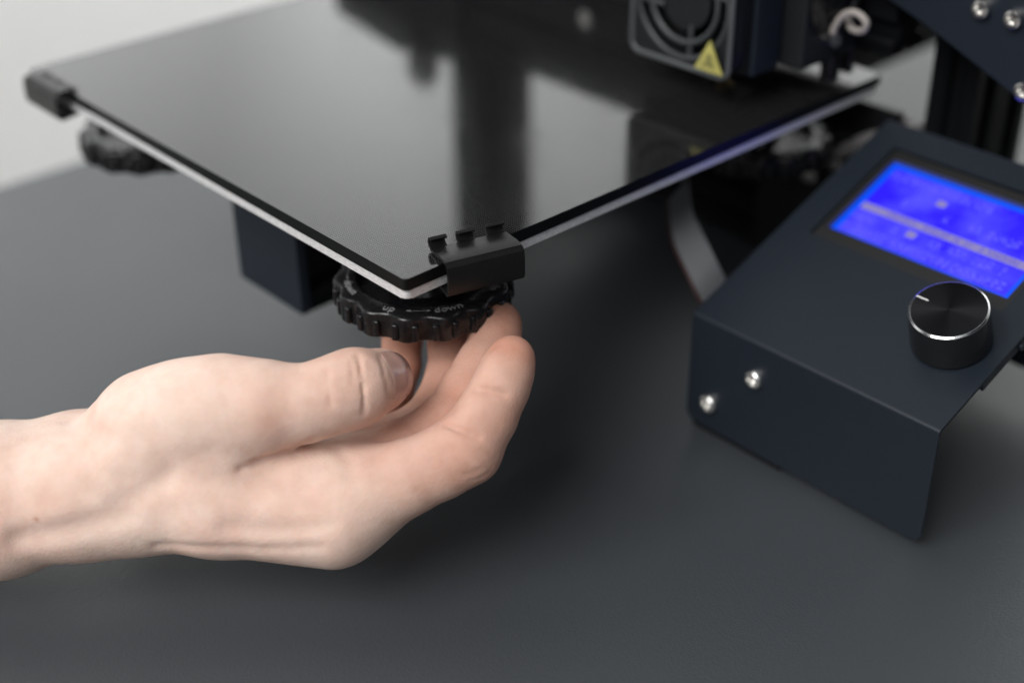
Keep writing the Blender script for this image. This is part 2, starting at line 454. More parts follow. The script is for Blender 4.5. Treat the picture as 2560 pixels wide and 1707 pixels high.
def build_lettering_mesh():
    """up <-> down, four times round the rim, read from outside"""
    bm = bmesh.new()
    rad = 0.0246
    def add_text(ch, ang, size):
        cu = bpy.data.curves.new('t', 'FONT'); cu.body = ch; cu.size = size; cu.extrude = 0.00022; cu.align_x = 'CENTER'; cu.align_y = 'CENTER'
        cu.offset = -size * 0.012; cu.resolution_u = 3
        ob = bpy.data.objects.new('t', cu); col.objects.link(ob)
        dg = bpy.context.evaluated_depsgraph_get()
        me = bpy.data.meshes.new_from_object(ob.evaluated_get(dg))
        mt = Matrix.Rotation(ang, 4, 'Z') @ Matrix.Translation((rad, 0, 0.0001)) @ Matrix.Rotation(R(90), 4, 'Z')
        me.transform(mt); bm.from_mesh(me)
        bpy.data.objects.remove(ob); bpy.data.curves.remove(cu); bpy.data.meshes.remove(me)
    wid = {'u': 0.0021, 'p': 0.0022, 'd': 0.0022, 'o': 0.0022, 'w': 0.0029, 'n': 0.0021}
    for b in range(4):
        c = R(-43 + 90 * b)
        for word, off in (('up', -22), ('down', 22)):
            tot = sum(wid[ch] for ch in word); s = -tot / 2
            for ch in word:
                a = (s + wid[ch] / 2) / rad; s += wid[ch]
                add_text(ch, c + R(off) + a, 0.0043)
        # double-headed arrow along the arc
        def arcbar(a0, a1, r0, r1):
            n = 6; va = []; 
            for k in range(n + 1):
                a = a0 + (a1 - a0) * k / n
                va.append((bm.verts.new((r0 * math.cos(a), r0 * math.sin(a), 0.0002)), bm.verts.new((r1 * math.cos(a), r1 * math.sin(a), 0.0002))))
            for k in range(n): bm.faces.new((va[k][0], va[k][1], va[k + 1][1], va[k + 1][0]))
        arcbar(c - R(6.5), c + R(6.5), rad - 0.00012, rad + 0.00012)
        for sgn in (-1, 1):
            a1 = c + sgn * R(9.5); a0 = c + sgn * R(6)
            t = [bm.verts.new((rr * math.cos(a), rr * math.sin(a), 0.00022)) for rr, a in ((rad, a1), (rad + 0.0006, a0), (rad - 0.0006, a0))]
            bm.faces.new(t if sgn > 0 else t[::-1])
    me = bpy.data.meshes.new('lettering'); bm.to_mesh(me); bm.free()
    me.materials.append(m_letter); return me
def build_spring_mesh():
    bm = bmesh.new()
    n = 90
    tube(bm, [(0.0042 * math.cos(2 * math.pi * 5 * i / n), 0.0042 * math.sin(2 * math.pi * 5 * i / n), 0.0035 + 0.0115 * i / n) for i in range(n + 1)], 0.00055, 6)
    me = bpy.data.meshes.new('spring'); bm.to_mesh(me); bm.free()
    for p in me.polygons: p.use_smooth = True
    me.materials.append(m_spring); return me
wm, rm, lm, sm = build_wheel_mesh(), build_rib_mesh(), build_lettering_mesh(), build_spring_mesh()
for wx, wy, rot, nm in ((S - 0.0325, 0.0325, 0, 'toothed black wheel with raised up and down lettering over the hand'), (0.0325, 0.0325, 9, 'toothed black wheel under the far end of the front edge'), (S - 0.0325, S - 0.0325, 4, 'toothed black wheel beside the control box')):
    w = bpy.data.objects.new('levelling_wheel', wm); col.objects.link(w)
    w.location = (wx, wy, T - 0.0230); w.rotation_euler.z = R(rot)
    keep(w, printer); w['label'] = nm
    for i in range(28):
        th = 2 * math.pi * (i + 0.5) / 28
        rb = bpy.data.objects.new('grip_rib', rm); col.objects.link(rb); rb.parent = w
        r = wheel_outline(th)
        rb.location = (r * math.cos(th), r * math.sin(th), 0); rb.rotation_euler.z = th
    lt = bpy.data.objects.new('lettering', lm); col.objects.link(lt); lt.parent = w
    sp = bpy.data.objects.new('spring', sm); col.objects.link(sp); sp.parent = w

# slotted aluminium extrusions
def slot_profile(x0, x1, y0, y1, nx, ny, sw=0.0058, sd=0.0042, mouth=0.009):
    """outline of a slotted bar: nx slots on the sides facing +-y, ny on the sides facing +-x"""
    pts = []
    def side(ax, ay, bx, by, n, inx, iny):
        L = math.hypot(bx - ax, by - ay); ux, uy = (bx - ax) / L, (by - ay) / L
        out = [(ax, ay)]
        for i in range(n):
            c = L * (i + 0.5) / n
            for off, d in ((-mouth / 2, 0), (-sw / 2, 0.0016), (-sw / 2, sd), (sw / 2, sd), (sw / 2, 0.0016), (mouth / 2, 0)):
                out.append((ax + ux * (c + off) + inx * d, ay + uy * (c + off) + iny * d))
        return out
    pts += side(x0, y0, x1, y0, nx, 0, 1)
    pts += side(x1, y0, x1, y1, ny, -1, 0)
    pts += side(x1, y1, x0, y1, nx, 0, -1)
    pts += side(x0, y1, x0, y0, ny, 1, 0)
    return pts
for x0 in (-0.035, 0.25):
    bm = bmesh.new(); prism(bm, slot_profile(x0, x0 + 0.02, 0.245, 0.285, 1, 2), 'z', 0.0365, 0.56)
    up = partobj('upright', bm, m_anod, angle=30)
bm = bmesh.new(); prism(bm, slot_profile(0.0975, 0.1375, T - 0.064, T - 0.024, 2, 2), 'y', 0.031, 0.46)
rail = partobj('bed_rail', bm, m_anod, angle=30)
bm = bmesh.new(); box(bm, 0.0970, 0.1380, 0.0262, 0.0308, T - 0.0642, T - 0.0236, 0.0009, 2)
subobj('end_cap', bm, m_powder, rail)
bm = bmesh.new(); prism(bm, slot_profile(0.2452, 0.2852, 0.0015, 0.0355, 2, 2), 'x', -0.06, 0.247) 
cross = partobj('cross_bar', bm, m_anod, angle=30)
bm = bmesh.new()
box(bm, -0.045, -0.0365 + 0.03, 0.20, 0.36, 0.0, 0.0009, 0.0002, 1)
partobj('foot_pad', bm, m_black_plastic)

bm = bmesh.new(); box(bm, -0.075, 0.150, 0.2240, 0.2430, T + 0.0035, T + 0.0117, 0.0006, 1)
partobj('belt_cover', bm, m_anod)
bm = bmesh.new(); box(bm, -0.010, 0.0968, 0.2880, 0.4000, 0.001, 0.085, 0.002, 2)
partobj('unseen_light_block', bm, m_anod)  # unseen box added to stop wall light passing under the plate
# horizontal gantry beam, its end plates, motor
bm = bmesh.new(); prism(bm, slot_profile(0.2235, 0.2435, T + 0.012, T + 0.048, 1, 2), 'x', -0.075, 0.245)
beam = partobj('gantry_beam', bm, m_anod, angle=30)
bm = bmesh.new()
prism(bm, [(-0.100, T + 0.004), (-0.100, T + 0.051), (-0.070, T + 0.056), (-0.045, T + 0.060), (-0.028, T + 0.058), (-0.005, T + 0.055), (0.005, T + 0.04), (0.005, T + 0.004)], 'y', 0.2185, 0.2225, 0.0006, 2)
lp = partobj('end_plate', bm, m_anod)
bm = bmesh.new(); lathe(bm, [(0, 0), (0.0075, 0), (0.0095, 0.002), (0.0095, 0.007), (0.0075, 0.009), (0, 0.009)], 28, Matrix.Translation((-0.019, 0.2175, T + 0.061)) @ Matrix.Rotation(R(90), 4, 'X'))
subobj('roller', bm, m_black_plastic, lp)
bm = bmesh.new(); box(bm, -0.098, -0.056, 0.2475, 0.287, T + 0.008, T + 0.050, 0.003, 2)
partobj('motor', bm, m_black_metal)

bm = bmesh.new()
prism(bm, [(0.2325, T + 0.0415), (0.2445, T + 0.0372), (0.2640, T + 0.0305), (0.3040, T + 0.0140), (0.335, T + 0.001), (0.335, T + 0.09), (0.2325, T + 0.09)], 'y', 0.2150, 0.2190, 0.0006, 2)
rp = partobj('end_plate', bm, m_powder)
rp['label'] = 'dark plate with a slanted lower edge and socket screws'
def socket_screw(x, y, z, r, p, facing='-y', depth=0.0035):
    bm = bmesh.new()
    lathe(bm, [(0, 0), (r, 0), (r, depth * 0.72), (r * 0.9, depth * 0.93), (r * 0.72, depth), (r * 0.50, depth), (r * 0.46, depth * 0.9), (r * 0.42, depth * 0.45), (0, depth * 0.4)], 24)
    mt = Matrix.Translation((x, y, z)) @ (Matrix.Rotation(R(90), 4, 'X') if facing == '-y' else Matrix.Rotation(R(90), 4, 'Y'))
    bmesh.ops.transform(bm, matrix=mt, verts=bm.verts)
    return subobj('screw', bm, m_steel, p, angle=40)
for sx, sz in ((0.2834, 0.0422), (0.2957, 0.0416), (0.3040, 0.0186)):
    socket_screw(sx, 0.2151, T + sz, 0.0034, rp)

bm = bmesh.new(); lathe(bm, [(0, 0), (0.0042, 0), (0.0045, 0.001), (0.0040, 0.004), (0, 0.0045)], 20, Matrix.Translation((0.0900, 0.2234, T + 0.0100)) @ Matrix.Rotation(R(90), 4, 'X'))
subobj('roller_bolt', bm, m_steel, beam)
# print head
bm = bmesh.new(); box(bm, 0.1725, 0.2205, 0.1690, 0.2180, T + 0.0125, T + 0.070, 0.0012, 2)
head = partobj('print_head', bm, m_black_metal)
head['label'] = 'black print head with a grey cooling fan'
# carriage plate behind
bm = bmesh.new(); box(bm, 0.1600, 0.2310, 0.2184, 0.2215, T + 0.0030, T + 0.075, 0.0006, 1)
subobj('carriage_plate', bm, m_black_metal, head)
# fan frame: square with round hole
def ring_plate(bm, x0, x1, z0, z1, y0, y1, cxx, czz, rad, n=48):
    # outer square sampled so that it pairs with the circle
    outer, inner = [], []
    for i in range(n):
        a = 2 * math.pi * (i + 0.5) / n
        dx, dz = math.cos(a), math.sin(a)
        hx, hz = (x1 - x0) / 2, (z1 - z0) / 2
        s = min(hx / abs(dx) if abs(dx) > 1e-6 else 9, hz / abs(dz) if abs(dz) > 1e-6 else 9)
        # rounded corners
        px, pz = dx * s, dz * s
        rr = 0.004
        ex, ez = abs(px) - (hx - rr), abs(pz) - (hz - rr)
        if ex > 0 and ez > 0:
            L = math.hypot(ex, ez); px = math.copysign(hx - rr + ex / L * rr, px); pz = math.copysign(hz - rr + ez / L * rr, pz)
        outer.append(((x0 + x1) / 2 + px, (z0 + z1) / 2 + pz)); inner.append((cxx + rad * dx, czz + rad * dz))
    V = []
    for y in (y0, y1):
        V.append(([bm.verts.new((p[0], y, p[1])) for p in outer], [bm.verts.new((p[0], y, p[1])) for p in inner]))
    for i in range(n):
        j = (i + 1) % n
        (o0, i0), (o1, i1) = V
        bm.faces.new((o0[i], o0[j], i0[j], i0[i])); bm.faces.new((o1[j], o1[i], i1[i], i1[j]))
        bm.faces.new((o0[j], o0[i], o1[i], o1[j])); bm.faces.new((i0[i], i0[j], i1[j], i1[i]))
FX0, FX1, FZ0, FZ1 = 0.1737, 0.2198, T + 0.0135, T + 0.0612
fcx, fcz = (FX0 + FX1) / 2, (FZ0 + FZ1) / 2
bm = bmesh.new(); ring_plate(bm, FX0, FX1, FZ0, FZ1, 0.1600, 0.1688, fcx, fcz, 0.0212)
subobj('fan_frame', bm, m_dark_fan, head)
bm = bmesh.new()   # raised lip round the frame
rr_ = round_rect(FX0 - 0.0002, FX1 + 0.0002, FZ0 - 0.0002, FZ1 + 0.0002, 0.004, 6)
tube(bm, [(x, 0.1600, z) for x, z in rr_ + rr_[:1]], 0.0010, 8)
subobj('fan_lip', bm, m_fan_lip, head)
bm = bmesh.new()
n = 56; tube(bm, [(fcx + 0.0213 * math.cos(2 * math.pi * i / n), 0.1604, fcz + 0.0213 * math.sin(2 * math.pi * i / n)) for i in range(n + 1)], 0.0009, 8)
subobj('fan_mouth', bm, m_grey_plastic, head)
bm = bmesh.new(); lathe(bm, [(0, 0), (0.0105, 0), (0.0115, 0.001), (0.0115, 0.006), (0, 0.006)], 32, Matrix.Translation((fcx, 0.1680, fcz)) @ Matrix.Rotation(R(90), 4, 'X'))
subobj('fan_hub', bm, m_dark_fan, head)
for i in range(7):
    bm = bmesh.new()
    vs = []
    for k in range(5):
        rr = 0.0113 + 0.0088 * k / 4; a = 0.10 * k
        for s in (-1, 1):
            vs.append((rr, a + s * 0.30, s * 0.0022))
    g = [bm.verts.new((rr * math.cos(a), rr * math.sin(a), z)) for rr, a, z in vs]
    for k in range(4): bm.faces.new((g[2 * k], g[2 * k + 1], g[2 * k + 3], g[2 * k + 2]))
    r_ = bmesh.ops.solidify(bm, geom=list(bm.faces), thickness=0.0007)
    bmesh.ops.transform(bm, matrix=Matrix.Translation((fcx, 0.1655, fcz)) @ Matrix.Rotation(R(90), 4, 'X') @ Matrix.Rotation(2 * math.pi * i / 7, 4, 'Z'), verts=bm.verts)
    subobj('fan_blade', bm, m_dark_fan, head)
# finger guard: ring and struts
bm = bmesh.new()
n = 48; tube(bm, [(fcx + 0.0158 * math.cos(2 * math.pi * i / n), 0.1612, fcz + 0.0158 * math.sin(2 * math.pi * i / n)) for i in range(n + 1)], 0.0011, 8)
subobj('guard_ring', bm, m_grey_plastic, head)
for i in range(4):
    a = R(-80 + 90 * i); bm = bmesh.new()
    tube(bm, [(fcx + rr * math.cos(a + ph), 0.1614, fcz + rr * math.sin(a + ph)) for rr, ph in ((0.010, 0.25), (0.0158, 0.08), (0.0222, 0))], 0.0010, 8)
    subobj('guard_strut', bm, m_grey_plastic, head)
# warning sticker
def tri(bm, pts, y0, y1): prism(bm, pts, 'y', y0, y1)
sx, sz = 0.2125, T + 0.0185
bm = bmesh.new(); tri(bm, [(sx - 0.0062, sz - 0.0032), (sx + 0.0066, sz - 0.0032), (sx + 0.0002, sz + 0.0082)], 0.1576, 0.1582)
stk = subobj('warning_sticker', bm, m_yellow, head, smooth=False)
bm = bmesh.new()
prism(bm, [(sx - 0.0008, sz - 0.0014), (sx + 0.0010, sz - 0.0014), (sx + 0.0013, sz + 0.0030), (sx - 0.0003, sz + 0.0034)], 'y', 0.1573, 0.1575)
prism(bm, [(sx + 0.0014, sz - 0.0016), (sx + 0.0028, sz - 0.0016), (sx + 0.0022, sz + 0.0008)], 'y', 0.1573, 0.1575)
prism(bm, [(sx - 0.0030, sz - 0.0018), (sx - 0.0016, sz - 0.0018), (sx - 0.0018, sz + 0.0004)], 'y', 0.1573, 0.1575)
subobj('sticker_symbol', bm, mat('sticker_ink', (0.16, 0.15, 0.06), 0.5), head, smooth=False)
# side plate and part-cooling blower
bm = bmesh.new(); box(bm, 0.2207, 0.2228, 0.1702, 0.1850, T + 0.0125, T + 0.070, 0.0004, 1)
subobj('side_plate', bm, m_powder, head)
bm = bmesh.new(); box(bm, 0.2207, 0.2325, 0.1860, 0.2170, T + 0.0130, T + 0.065, 0.002, 2)
subobj('blower', bm, m_dark_fan, head)
bm = bmesh.new(); lathe(bm, [(0, 0), (0.012, 0), (0.0125, 0.0006), (0.0145, 0.0008), (0.0145, -0.001)], 32, Matrix.Translation((0.2331, 0.2015, T + 0.037)) @ Matrix.Rotation(R(90), 4, 'Y'))
subobj('blower_inlet', bm, m_black_plastic, head)
bm = bmesh.new(); box(bm, 0.184, 0.206, 0.184, 0.199, T + 0.0045, T + 0.0128, 0.0006, 1)
subobj('heater_block', bm, m_black_metal, head)
bm = bmesh.new(); lathe(bm, [(0, 0.0003), (0.0005, 0.0003), (0.0024, 0.0026), (0.0034, 0.0028), (0.0034, 0.0046), (0, 0.0046)], 6, Matrix.Translation((0.195, 0.190, T)))
subobj('nozzle', bm, m_brass, head, smooth=False)
bm = bmesh.new(); tube(bm, spline([(0.2340, 0.2000, T + 0.0215), (0.2350, 0.2000, T + 0.0272), (0.2385, 0.2000, T + 0.0325), (0.2430, 0.2000, T + 0.0342), (0.2476, 0.2000, T + 0.0322), (0.2462, 0.2010, T + 0.0282), (0.2400, 0.2035, T + 0.0268), (0.2350, 0.2070, T + 0.0290), (0.2320, 0.2100, T + 0.0300)], 8), 0.0013, 8)
subobj('wire_loop', bm, m_wire, head)
bm = bmesh.new(); tube(bm, [(0.2365, 0.1990, T + 0.0228), (0.2330, 0.2000, T + 0.0216)], 0.0026, 12)
subobj('ferrule', bm, m_steel, head)
bm = bmesh.new(); box(bm, 0.228, 0.2335, 0.203, 0.209, T + 0.004, T + 0.015, 0.0008, 1)
subobj('connector', bm, m_black_plastic, head)

# harness below the plate
bm = bmesh.new(); tube(bm, spline([(0.206, 0.2310, T - 0.046), (0.222, 0.2315, T - 0.036), (0.235, 0.2312, T - 0.026), (0.2455, 0.2370, T - 0.022), (0.2470, 0.2550, T - 0.024)], 8), 0.0030, 10)
partobj('cable_sleeve', bm, mat('sleeve', (0.13, 0.125, 0.125), 0.6))
bm = bmesh.new(); tube(bm, spline([(0.150, 0.2920, T - 0.044), (0.190, 0.2900, T - 0.041), (0.222, 0.2820, T - 0.040), (0.2435, 0.2700, T - 0.045), (0.2450, 0.2560, T - 0.070)], 8), 0.0026, 10)
partobj('red_cable', bm, m_redwire)
bm = bmesh.new(); box(bm, 0.1800, 0.2442, 0.2360, 0.2400, 0.0010, T - 0.014, 0.0006, 1)
br = partobj('frame_bracket', bm, m_black_metal)  # bracket enlarged to hide the bright table and darken the gap
socket_screw(0.2192, 0.2359, T - 0.0418, 0.0032, br)
socket_screw(0.2083, 0.2359, T - 0.0512, 0.0032, br)

# ------------------------------------------------------------------ bulldog clips on the plate
def bulldog_clip(name, length, label, mtx, th=1.0, jw=1.0, drop=0.0):
    """clip built along +x (length), its spine facing -y, jaw tips over the plate at +y; plate top at z=0"""
    root = bpy.data.objects.new(name, None); col.objects.link(root); root.matrix_world = mtx
    root.empty_display_size = 0.01
    root['label'] = label; root['category'] = 'clip'; root['group'] = 'clips holding the glass plate'
    L = length; t = 0.0004
    def sheet(nm, prof, x0, x1):
        # prof: open polyline in (y,z), given thickness t
        bm = bmesh.new()
        prof = [Vector((0, a, b)) for a, b in prof]
        nrm = []
        for i in range(len(prof)):
            d = (prof[min(i + 1, len(prof) - 1)] - prof[max(i - 1, 0)]).normalized(); nrm.append(Vector((0, -d.z, d.y)))
        pts = [(p.y + n.y * t, p.z + n.z * t) for p, n in zip(prof, nrm)] + [(p.y - n.y * t, p.z - n.z * t) for p, n in zip(prof[::-1], nrm[::-1])]
        prism(bm, pts, 'x', x0, x1)
        o = from_bm(nm, bm, m_clip, None, True, 30); o.parent = root; return o
    sheet('spine', [(-0.0024, 0.0014), (-0.0036, 0.0004), (-0.0040, -0.0020), (-0.0040, -0.0074), (-0.0034, -0.0086), (-0.0022, -0.0091)], 0, L)
    sheet('upper_jaw', [(-0.0024, 0.0014), (0.0006 * jw, 0.0017), (0.0050 * jw, 0.0012), (0.0088 * jw, 0.0008)], 0.0001, L - 0.0001)
    sheet('lower_jaw', [(-0.0022, -0.0091), (0.0020, -0.0086), (0.0066, -0.0079)], 0.0002, L - 0.0002)
    # curled tabs along the jaw tip
    tab = [(0.0086, 0.0010), (0.0100, 0.0014), (0.0107, 0.0026), (0.0103, 0.0038), (0.0094, 0.0043), (0.0085, 0.0039)]
    tab = [(a - 0.0088 * (1 - jw), 0.0010 + (b - 0.0010) * th) for a, b in tab]
    for a, b in ((0.00, 0.235), (0.36, 0.60), (0.75, 1.0)):
        sheet('jaw_tab', tab, L * a + 0.0003, L * b - 0.0003)
    return root
# on the right edge near the front corner: local x -> world +y, local -y -> world +x
# it sits slightly askew
m1 = Matrix(((0.282, -0.959, 0, 0.2353), (0.959, 0.282, 0, 0.0137), (0, 0, 1, T), (0, 0, 0, 1)))
bulldog_clip('bulldog_clip', 0.0252, 'black steel bulldog clip on the plate edge beside the lettered wheel', m1)
m2 = Matrix(((1, 0, 0, 0.0095), (0, 1, 0, -0.0030), (0, 0, 1, T), (0, 0, 0, 1)))
bulldog_clip('bulldog_clip', 0.0262, 'blurred black bulldog clip at the far corner of the plate against the pale wall', m2, 0.12, 0.4)

# ------------------------------------------------------------------ control box
BX0, BX1 = 0.2480, 0.3470
YF = 0.1146; ZB = T - 0.0955; ZT = T - 0.0520; PL = 0.1155; TH = R(20.7)
cbox = empty('control_box', (0.2975, 0.16, 0.0), 'dark sheet metal control box with a glowing blue display and a round dial', 'control box')
PM = Matrix.Translation((BX0, YF, ZT)) @ Matrix.Rotation(TH, 4, 'X')   # panel frame: x along the box, y up the slope, z out of the panel
def cpart(o): return keep(o, cbox)
def paneltransform(bm): bmesh.ops.transform(bm, matrix=PM, verts=bm.verts)
W_ = BX1 - BX0
# enclosure: bent sheet, panel with a window, front face and back flange
bm = bmesh.new()
ox0, ox1, oy0, oy1 = 0.0112, 0.0878, 0.0520, 0.1035   # window
th = 0.0012; rb = 0.0016
def panel_rect(x0, x1, y0, y1):
    pts = [(x0, y0), (x1, y0), (x1, y1), (x0, y1)]
    prism(bm, pts, 'z', -th, 0)
# four strips round the window sharing a plane (butted, grid of quads)
xs = [0, ox0, ox1, W_]; ys = [rb, oy0, oy1, PL]
gv = {}
for zi, z in enumerate((0, -th)):
    for i, x in enumerate(xs):
        for j, y in enumerate(ys): gv[(i, j, zi)] = bm.verts.new((x, y, z))
for i in range(3):
    for j in range(3):
        if i == 1 and j == 1: continue
        bm.faces.new([gv[(i, j, 0)], gv[(i + 1, j, 0)], gv[(i + 1, j + 1, 0)], gv[(i, j + 1, 0)]])
        bm.faces.new([gv[(i, j + 1, 1)], gv[(i + 1, j + 1, 1)], gv[(i + 1, j, 1)], gv[(i, j, 1)]])
for a, b in (((1, 1), (2, 1)), ((2, 1), (2, 2)), ((2, 2), (1, 2)), ((1, 2), (1, 1))):   # window reveal
    bm.faces.new([gv[(*a, 0)], gv[(*b, 0)], gv[(*b, 1)], gv[(*a, 1)]])
for j in range(3):   # side edges
    bm.faces.new([gv[(0, j, 0)], gv[(0, j + 1, 0)], gv[(0, j + 1, 1)], gv[(0, j, 1)]])
    bm.faces.new([gv[(3, j, 0)], gv[(3, j, 1)], gv[(3, j + 1, 1)], gv[(3, j + 1, 0)]])
paneltransform(bm)
# bend and front face: strip extruded along x from panel front edge (world coords)
Pw = PM @ Vector((0, rb, 0)); Pi = PM @ Vector((0, rb, -th))
bend = []
nb = 6
# outer arc from panel direction down to vertical
c_out = PM @ Vector((0, rb, -rb))
for k in range(nb + 1):
    a = TH + (R(90) - TH + 0) * 0 
phi0 = math.atan2((Pw - c_out).z, (Pw - c_out).y); phi1 = math.pi
outer = [(c_out.y + rb * math.cos(phi0 + (phi1 - phi0) * k / nb), c_out.z + rb * math.sin(phi0 + (phi1 - phi0) * k / nb)) for k in range(nb + 1)]
inner = [(c_out.y + (rb - th) * math.cos(phi0 + (phi1 - phi0) * k / nb), c_out.z + (rb - th) * math.sin(phi0 + (phi1 - phi0) * k / nb)) for k in range(nb + 1)]
yo, yi = outer[-1][0], inner[-1][0]
def xstrip(prof, x0, x1):
    a = [bm.verts.new((x0, *p)) for p in prof]; b = [bm.verts.new((x1, *p)) for p in prof]
    for k in range(len(prof) - 1): bm.faces.new((a[k], a[k + 1], b[k + 1], b[k]))
    return a, b
ao, bo_ = xstrip(outer, BX0, BX1); ai, bi_ = xstrip(inner, BX0, BX1)
for k in range(nb):
    bm.faces.new((ao[k], ai[k], ai[k + 1], ao[k + 1])); bm.faces.new((bo_[k], bo_[k + 1], bi_[k + 1], bi_[k]))
# front face with rounded lower corners
cr = 0.004; zt_ = outer[-1][1]
poly = [(BX0, zt_)] + [(BX0 + cr - cr * math.cos(R(a)), ZB + cr - cr * math.sin(R(a))) for a in range(0, 91, 15)] + [(BX1 - cr + cr * math.sin(R(a)), ZB + cr - cr * math.cos(R(a))) for a in range(0, 91, 15)] + [(BX1, zt_)]
f0 = [bm.verts.new((x, yo, z)) for x, z in poly]; f1 = [bm.verts.new((x, yi, z)) for x, z in poly]
bm.faces.new(f0); bm.faces.new(f1[::-1])
for k in range(len(poly) - 1): bm.faces.new((f0[k], f0[k + 1], f1[k + 1], f1[k]))
# back flange
Pb = PM @ Vector((0, PL, 0))
box(bm, BX0, BX1, Pb.y - 0.0014, Pb.y - 0.0002, 0.012, Pb.z - 0.0006)
bmesh.ops.remove_doubles(bm, verts=bm.verts, dist=0.00002)
encl = cpart(from_bm('enclosure', bm, m_powder, None, True, 25))
# circuit board and inner tray
bm = bmesh.new(); box(bm, 0.004, W_ - 0.006, 0.020, 0.108, -0.0085, -0.0070, 0.0, 1); paneltransform(bm)
cpart(from_bm('circuit_board', bm, mat('board', (0.012, 0.02, 0.016), 0.5)))
bm = bmesh.new(); box(bm, BX0 + 0.0006, BX0 + 0.0410, YF + 0.0030, YF + 0.100, 0.0, 0.0065, 0.0005, 1)
cpart(from_bm('foot_tray', bm, m_black_metal, None, True, 35))
bm = bmesh.new(); box(bm, W_ - 0.0016, W_ - 0.0004, 0.024, 0.110, -0.0050, -0.0016, 0.0002, 1)
tube(bm, [(W_ - 0.0006, 0.045, -0.0036), (W_ + 0.0008, 0.045, -0.0036)], 0.0014, 12)
paneltransform(bm); cpart(from_bm('side_flange', bm, m_powder, None, True, 35))
# display: bezel ring, glowing border, screen, glyphs
def frame_ring(bm, x0, x1, y0, y1, a0, a1, b0, b1, z0, z1):
    """flat frame outer (x0..y1) inner (a0..b1)"""
    o = [(x0, y0), (x1, y0), (x1, y1), (x0, y1)]; i_ = [(a0, b0), (a1, b0), (a1, b1), (a0, b1)]
    vo = [bm.verts.new((*p, z1)) for p in o]; vi = [bm.verts.new((*p, z1)) for p in i_]
    wo = [bm.verts.new((*p, z0)) for p in o]; wi = [bm.verts.new((*p, z0)) for p in i_]
    for k in range(4):
        j = (k + 1) % 4
        bm.faces.new((vo[k], vo[j], vi[j], vi[k])); bm.faces.new((vi[k], vi[j], wi[j], wi[k])); bm.faces.new((wo[j], wo[k], vo[k], vo[j]))
SX0, SX1, SY0, SY1 = 0.0140, 0.0852, 0.0588, 0.0990
bm = bmesh.new(); frame_ring(bm, 0.0116, 0.0874, 0.0524, 0.1031, SX0, SX1, SY0, SY1, -0.0040, -0.0016)
paneltransform(bm)
bez = cpart(from_bm('display_bezel', bm, m_bezel, None, False))
bm = bmesh.new(); frame_ring(bm, 0.0117, 0.0873, 0.0525, 0.1030, 0.0136, 0.0856, 0.0584, 0.0994, -0.0015, -0.0009)
paneltransform(bm)
cpart(from_bm('display_gasket', bm, mat('gasket', (0.012, 0.012, 0.012), 0.5), None, False))
bm = bmesh.new(); box(bm, SX0 - 0.0002, SX1 + 0.0002, SY0 - 0.0002, SY1 + 0.0002, -0.0050, -0.0034); paneltransform(bm)
scr = cpart(from_bm('display_screen', bm, m_screen)); scr['label'] = 'glowing blue display with blurred menu text'
bm = bmesh.new(); frame_ring(bm, SX0, SX1, SY0, SY1, SX0 + 0.0022, SX1 - 0.0022, SY0 + 0.0020, SY1 - 0.0020, -0.0034, -0.0033)
paneltransform(bm); sub(from_bm('screen_border', bm, m_screen_edge), scr)
def glyph_row(bm, x0, x1, y, h, dens, z=-0.00325):
    cw = h * 0.62; px = cw / 6; x = x0
    while x < x1 - cw:
        if random.random() < dens:
            for gx in range(5):
                for gy in range(7):
                    if random.random() < 0.48:
                        a, b = x + gx * px, y + gy * h / 7
                        q = [bm.verts.new(p) for p in ((a, b, z), (a + px * 0.92, b, z), (a + px * 0.92, b + h / 7 * 0.92, z), (a, b + h / 7 * 0.92, z))]
                        bm.faces.new(q)
        x += cw
bm = bmesh.new()
glyph_row(bm, 0.0168, 0.060, 0.0918, 0.0042, 0.85)
glyph_row(bm, 0.0160, 0.082, 0.0808, 0.0040, 0.35)
glyph_row(bm, 0.0160, 0.082, 0.0682, 0.0040, 0.55)
glyph_row(bm, 0.0162, 0.082, 0.0618, 0.0042, 0.92)
paneltransform(bm); sub(from_bm('screen_text', bm, m_lcd_text), scr)
bm = bmesh.new()
for x0, x1, y0, y1 in ((0.0166, 0.0834, 0.0737, 0.0771), (0.0392, 0.0428, 0.0868, 0.0898), (0.0388, 0.0424, 0.0690, 0.0720)):
    q = [bm.verts.new(p) for p in ((x0, y0, -0.0032), (x1, y0, -0.0032), (x1, y1, -0.0032), (x0, y1, -0.0032))]; bm.faces.new(q)
paneltransform(bm); sub(from_bm('highlight_bar', bm, m_lcd_bar), scr)
# dark letters knocked out of the bar
bm = bmesh.new(); glyph_row(bm, 0.026, 0.080, 0.0742, 0.0024, 0.8, -0.00312)
paneltransform(bm); sub(from_bm('bar_text', bm, mat('bar_glyph', (0, 0, 0.1), 0.3, emit=(0.10, 0.08, 0.62, 0.9))), scr)
